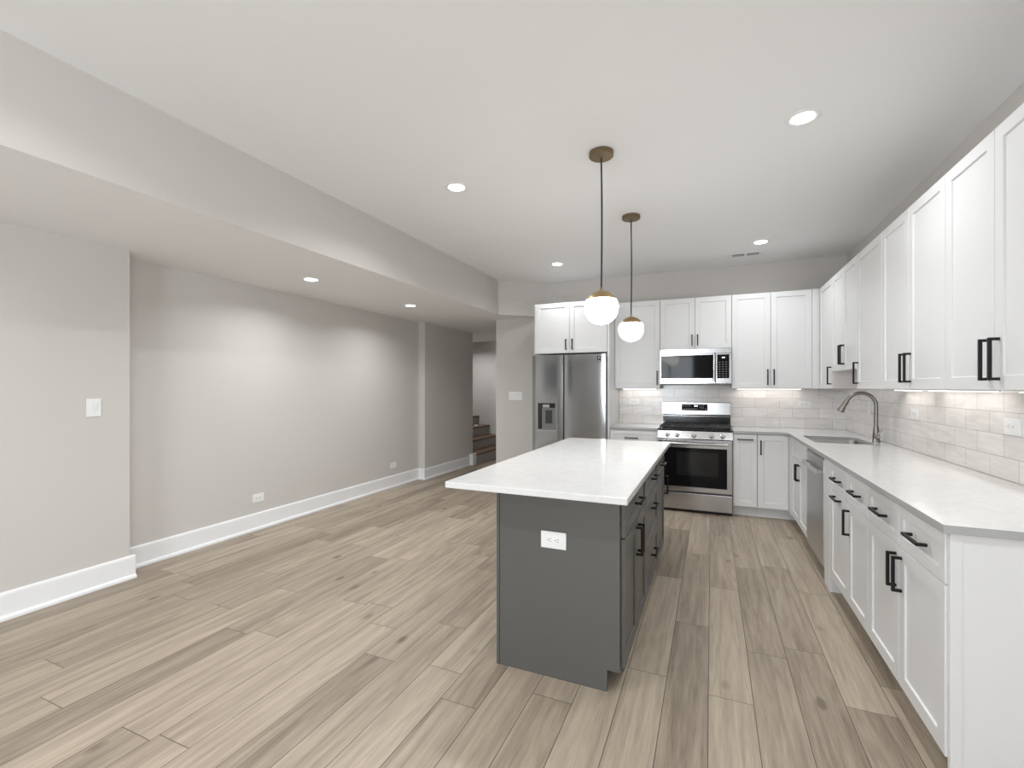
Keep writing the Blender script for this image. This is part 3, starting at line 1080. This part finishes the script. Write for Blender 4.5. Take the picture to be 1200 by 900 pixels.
# ------------------------------------------------------------------ dishwasher
t = thing('dishwasher', 'stainless dishwasher with bar handle under the right worktop', 'dishwasher', (0.750, 4.482, 0), -PI / 2)
w = 4.482 - 3.857
bobj('tub', (0.004, w - 0.004, 0.0, 0.57, 0.10, 0.868), M_PLASTGREY, t, bev=0.002)
bobj('toe_panel', (0.004, w - 0.004, 0.05, 0.10, 0.0, 0.099), M_ENAMEL, t, bev=0)
dd = bobj('door', (0.003, w - 0.003, -0.026, -0.0006, 0.105, 0.858), M_DISHW, t, bev=0.004)
bobj('control_edge', (0.006, w - 0.006, -0.022, -0.001, 0.8585, 0.872), M_ENAMEL, dd, bev=0)
bm = bmesh.new()
box(bm, 0.035, w - 0.035, -0.068, -0.050, 0.752, 0.784, bev=0.005)
for x in (0.045, w - 0.075):
    box(bm, x, x + 0.03, -0.051, -0.025, 0.755, 0.781, bev=0.002)
obj('handle', bm, M_STEEL, dd)

# ------------------------------------------------------------------ lamps
def downlight(label, x, y, z, group, power=DOWN_POWER):
    t = thing('recessed_light', label, 'light', (x, y, z), 0, group)
    bm = bmesh.new()
    lathe(bm, [(0.056, -0.0005), (0.060, -0.004), (0.078, -0.006), (0.086, -0.003), (0.087, -0.0003), (0.056, -0.0003)], 40)
    obj('trim_ring', bm, M_TRIM, t, smooth=True)
    bm = bmesh.new()
    lathe(bm, [(0, -0.0030), (0.055, -0.0030), (0.055, -0.0008), (0, -0.0008)], 40)
    obj('diffuser', bm, M_LED, t)
    l = area_light('lamp', (0, 0, -0.008), (0, 0, 0), 0.11, 0.11, power, (0.945, 0.975, 1.0), 'DISK', math.radians(150))
    l.parent = t
    return t


downlight('largest recessed light, over the right side of the kitchen aisle', 0.447, 2.872, ZC, 'recessed lights in the high ceiling', 7.5)
downlight('recessed light in the high ceiling left of the pendants', -1.68, 2.884, ZC, 'recessed lights in the high ceiling', 11.5)
downlight('added unseen fill lamp in the high ceiling behind the viewpoint', -1.68, 0.6, ZC, 'recessed lights in the high ceiling', 11.0)  # added out of view to lift the near floor and base doors
for x, y, p in ((0.447, 0.6, 9.0), (-1.68, -1.6, 12.0), (0.447, -1.6, 12.0)):  # further added downlights out of view, for fill
    downlight('added unseen fill lamp in the high ceiling behind the viewpoint', x, y, ZC, 'recessed lights in the high ceiling', p)
downlight('added unseen fill lamp in the lowered ceiling beside the near left wall', -3.3, 0.6, ZS, 'recessed lights in the lowered ceiling', 3.0)  # added out of view as extra fill
downlight('small recessed light in the high ceiling above the refrigerator', -1.649, 5.146, ZC, 'recessed lights in the high ceiling', 4.0)
downlight('recessed light beside the ceiling vent near the back wall', 0.446, 5.158, ZC, 'recessed lights in the high ceiling', 6.0)
downlight('left of the two recessed lights in the lowered ceiling', -3.32, 3.109, ZS, 'recessed lights in the lowered ceiling', 7.5)
downlight('right of the two recessed lights in the lowered ceiling, nearer the stair', -3.289, 4.566, ZS, 'recessed lights in the lowered ceiling', 7.5)

downlight('added unseen fill lamp over the foot of the stair in the far hall', -4.5, 8.1, ZS, 'recessed lights in the lowered ceiling', 8.0)  # added out of sight to brighten the stair hall


def pendant(label, x, y):
    t = thing('pendant_lamp', label, 'lamp', (x, y, ZC), 0, 'globe pendants over the island')
    bm = bmesh.new()
    lathe(bm, [(0, -0.0005), (0.072, -0.0005), (0.074, -0.004), (0.074, -0.026), (0.070, -0.030), (0.012, -0.031), (0.008, -0.040), (0, -0.040)], 48)
    obj('canopy', bm, M_BRONZE, t, smooth=True)
    zg = 1.858 - ZC
    R = 0.102
    bm = bmesh.new()
    n = 10
    tube(bm, [(0.0035 * math.sin(PI * k / n), 0, -0.038 + (zg + R + 0.018 + 0.038) * k / n) for k in range(n + 1)], 0.0052, 10)
    obj('cord', bm, M_CORD, t, smooth=True)
    bm = bmesh.new()
    prof = [(0, zg + R + 0.022), (0.008, zg + R + 0.022), (0.010, zg + R + 0.003)]
    a0 = math.asin(0.48)
    for k in range(1, 11):
        a = PI / 2 - (PI / 2 - a0) * k / 10
        prof.append(((R + 0.0025) * math.cos(a), zg + (R + 0.0025) * math.sin(a)))
    prof.append(((R + 0.0008) * math.cos(a0), zg + R * math.sin(a0) - 0.001))
    lathe(bm, prof, 48)
    obj('cap', bm, M_BRASS, t, smooth=True)
    bm = bmesh.new()
    prof = [(0, zg - R)]
    for k in range(1, 22):
        a = -PI / 2 + (PI / 2 + a0 + 0.05) * k / 21
        prof.append((R * math.cos(a), zg + R * math.sin(a)))
    lathe(bm, prof, 48)
    obj('globe', bm, M_GLOBE, t, smooth=True)
    return t


pendant('nearer and larger looking white globe pendant with brass cap over the island', -0.618, 2.805)
pendant('farther white globe pendant with brass cap, hanging nearer the microwave', -0.618, 3.943)


# under-cabinet light strips
def strip(label, x, y, L, along, cat='light'):
    t = thing('under_cabinet_light', label, cat, (x, y, UB), 0 if along == 'x' else PI / 2, 'light bars under the wall cabinets')
    bobj('housing', (-L / 2, L / 2, -0.014, 0.014, -0.008, -0.0006), M_PLATE, t, bev=0.001)
    bobj('diffuser', (-L / 2 + 0.01, L / 2 - 0.01, -0.009, 0.009, -0.0115, -0.0081), M_STRIP, t, bev=0)
    l = area_light('lamp', (0, 0, -0.0135), (0, 0, 0), L - 0.02, 0.02, UNDER_POWER * L, (1.0, 0.95, 0.89))
    l.parent = t
    return t


strip('slim light bar under the largest wall cabinet at the right edge', 1.27, 2.45, 0.70, 'y')
strip('slim light bar under the middle wall cabinet on the right wall', 1.27, 3.36, 0.75, 'y')
strip('slim light bar under the wall cabinet just right of the faucet', 1.27, 4.10, 0.45, 'y')
strip('slim light bar under the corner wall cabinet right of the microwave', 0.59, 5.965, 0.65, 'x')
strip('slim light bar under the wall cabinet left of the microwave', -0.83, 5.965, 0.42, 'x')

# ------------------------------------------------------------------ ceiling vent
t = thing('ceiling_vent', 'small white slotted vent in the ceiling near the back wall', 'vent', (0.337, 5.556, ZC))
bm = bmesh.new()
box(bm, -0.165, 0.165, -0.085, 0.085, -0.007, -0.0004, bev=0.003)
fr = obj('frame', bm, M_TRIM, t)
for (xa, xb_) in ((-0.128, -0.012), (0.012, 0.128)):
    bm = bmesh.new()
    for k in range(7):
        x = xa + (xb_ - xa) * (k + 0.15) / 7
        box(bm, x, x + 0.0095, -0.045, 0.045, -0.0082, -0.0068)
    obj('slots', bm, M_GRILL, t)


# ------------------------------------------------------------------ outlets and switches
def plate(name, label, cat, loc, rotz, w, h, kind, group=None, horizontal=False):
    """local: wall at y=0, plate towards -y; centred on origin"""
    t = thing(name, label, cat, loc, rotz, group)
    bobj('cover_plate', (-w / 2, w / 2, -0.006, -0.0004, -h / 2, h / 2), M_PLATE, t, bev=0.002)
    if kind == 'outlet':
        L = max(w, h) * 0.30
        bw, bh = (w * 0.58, h * 0.46) if horizontal else (w * 0.46, h * 0.58)
        r = bobj('receptacle', (-bw / 2, bw / 2, -0.0078, -0.0055, -bh / 2, bh / 2), M_PLATE, t, bev=0.0008)
        bm = bmesh.new()
        for s in (-1, 1):
            u0 = s * max(bw, bh) * 0.26
            for a, b, wa, wb in ((u0 + 0.004, 0.006, 0.0035, 0.0012), (u0 + 0.004, -0.006, 0.0035, 0.0012), (u0 - 0.007, 0, 0.0022, 0.0022)):
                if horizontal:
                    box(bm, a - wa, a + wa, -0.0084, -0.0078, b - wb, b + wb)
                else:
                    box(bm, b - wb, b + wb, -0.0084, -0.0078, a - wa, a + wa)
        obj('slots', bm, M_SLOT, r)
    else:
        n = kind
        for i in range(n):
            x = (i - (n - 1) / 2) * 0.046
            bm = bmesh.new()
            prism(bm, [(-0.0055, -0.033), (-0.0065, -0.033), (-0.0115, 0.031), (-0.0100, 0.033), (-0.0055, 0.033)], x - 0.0165, x + 0.0165, 'X')
            obj('rocker', bm, M_PLATE, t)
    return t


plate('light_switch', 'white single rocker switch on the near left wall', 'switch', (XN, 1.7465, 1.235), PI / 2, 0.080, 0.122, 1)
plate('wall_outlet', 'white outlet low on the left wall, nearer the viewer', 'outlet', (XL, 3.13, 0.305), PI / 2, 0.122, 0.08, 'outlet', horizontal=True)
plate('wall_outlet', 'white outlet low on the left wall, farther along towards the stair', 'outlet', (XL, 5.20, 0.30), PI / 2, 0.122, 0.08, 'outlet', horizontal=True)
plate('light_switch', 'white triple rocker switch plate on the wall left of the refrigerator', 'switch', (-2.556, YB, 1.252), 0, 0.205, 0.118, 3)
plate('wall_outlet', 'white outlet on the back wall tiles right of the range', 'outlet', (0.95, YB - 0.010, 1.182), 0, 0.125, 0.08, 'outlet', horizontal=True)
plate('wall_outlet', 'white outlet on the back wall tiles between refrigerator and range', 'outlet', (-0.905, YB - 0.010, 1.192), 0, 0.125, 0.08, 'outlet', horizontal=True)
plate('wall_outlet', 'tall white outlet plate on the tiles behind the faucet neck', 'outlet', (XR - 0.010, 5.20, 1.188), -PI / 2, 0.078, 0.12, 'outlet')
plate('wall_outlet', 'white outlet on the right wall tiles, first one right of the faucet', 'outlet', (XR - 0.010, 4.17, 1.182), -PI / 2, 0.128, 0.08, 'outlet', horizontal=True)
plate('wall_outlet', 'white outlet on the right wall tiles at the right edge of the photo', 'outlet', (XR - 0.010, 3.005, 1.182), -PI / 2, 0.128, 0.08, 'outlet', horizontal=True)
plate('wall_outlet', 'white outlet on the grey end panel of the island', 'outlet', (-0.684, 2.080, 0.652), 0, 0.124, 0.079, 'outlet', horizontal=True)

# ------------------------------------------------------------------ stair
t = thing('staircase', 'short flight of wooden stairs with pale risers in the far hall', 'stairs', (-3.86, (YE + YH) / 2, 0))
RISE, RUN = 0.192, 0.255
HY = (YH - YE) / 2 - 0.003
for k in range(6):
    x1 = -k * RUN
    bobj('riser', (x1 - 0.02, x1, -HY, HY, k * RISE, (k + 1) * RISE - 0.032), M_RISER, t, bev=0)
    bobj('tread', (x1 - RUN - 0.021, x1 + 0.028, -HY, HY, (k + 1) * RISE - 0.031, (k + 1) * RISE - 0.0005), M_TREAD, t, bev=0.006)
CLX, CLY = -4.42, 8.38
bm = bmesh.new()
box(bm, -0.03, 0.03, -0.045, 0.045, 0, 0.03, bev=0.006)
o = obj('pale_block', bm, M_PLATE, loc=(CLX, CLY, 3 * RISE))  # plain pale block resting on the tread
tag(o, 'small pale block lying on the third stair tread', 'cloth')
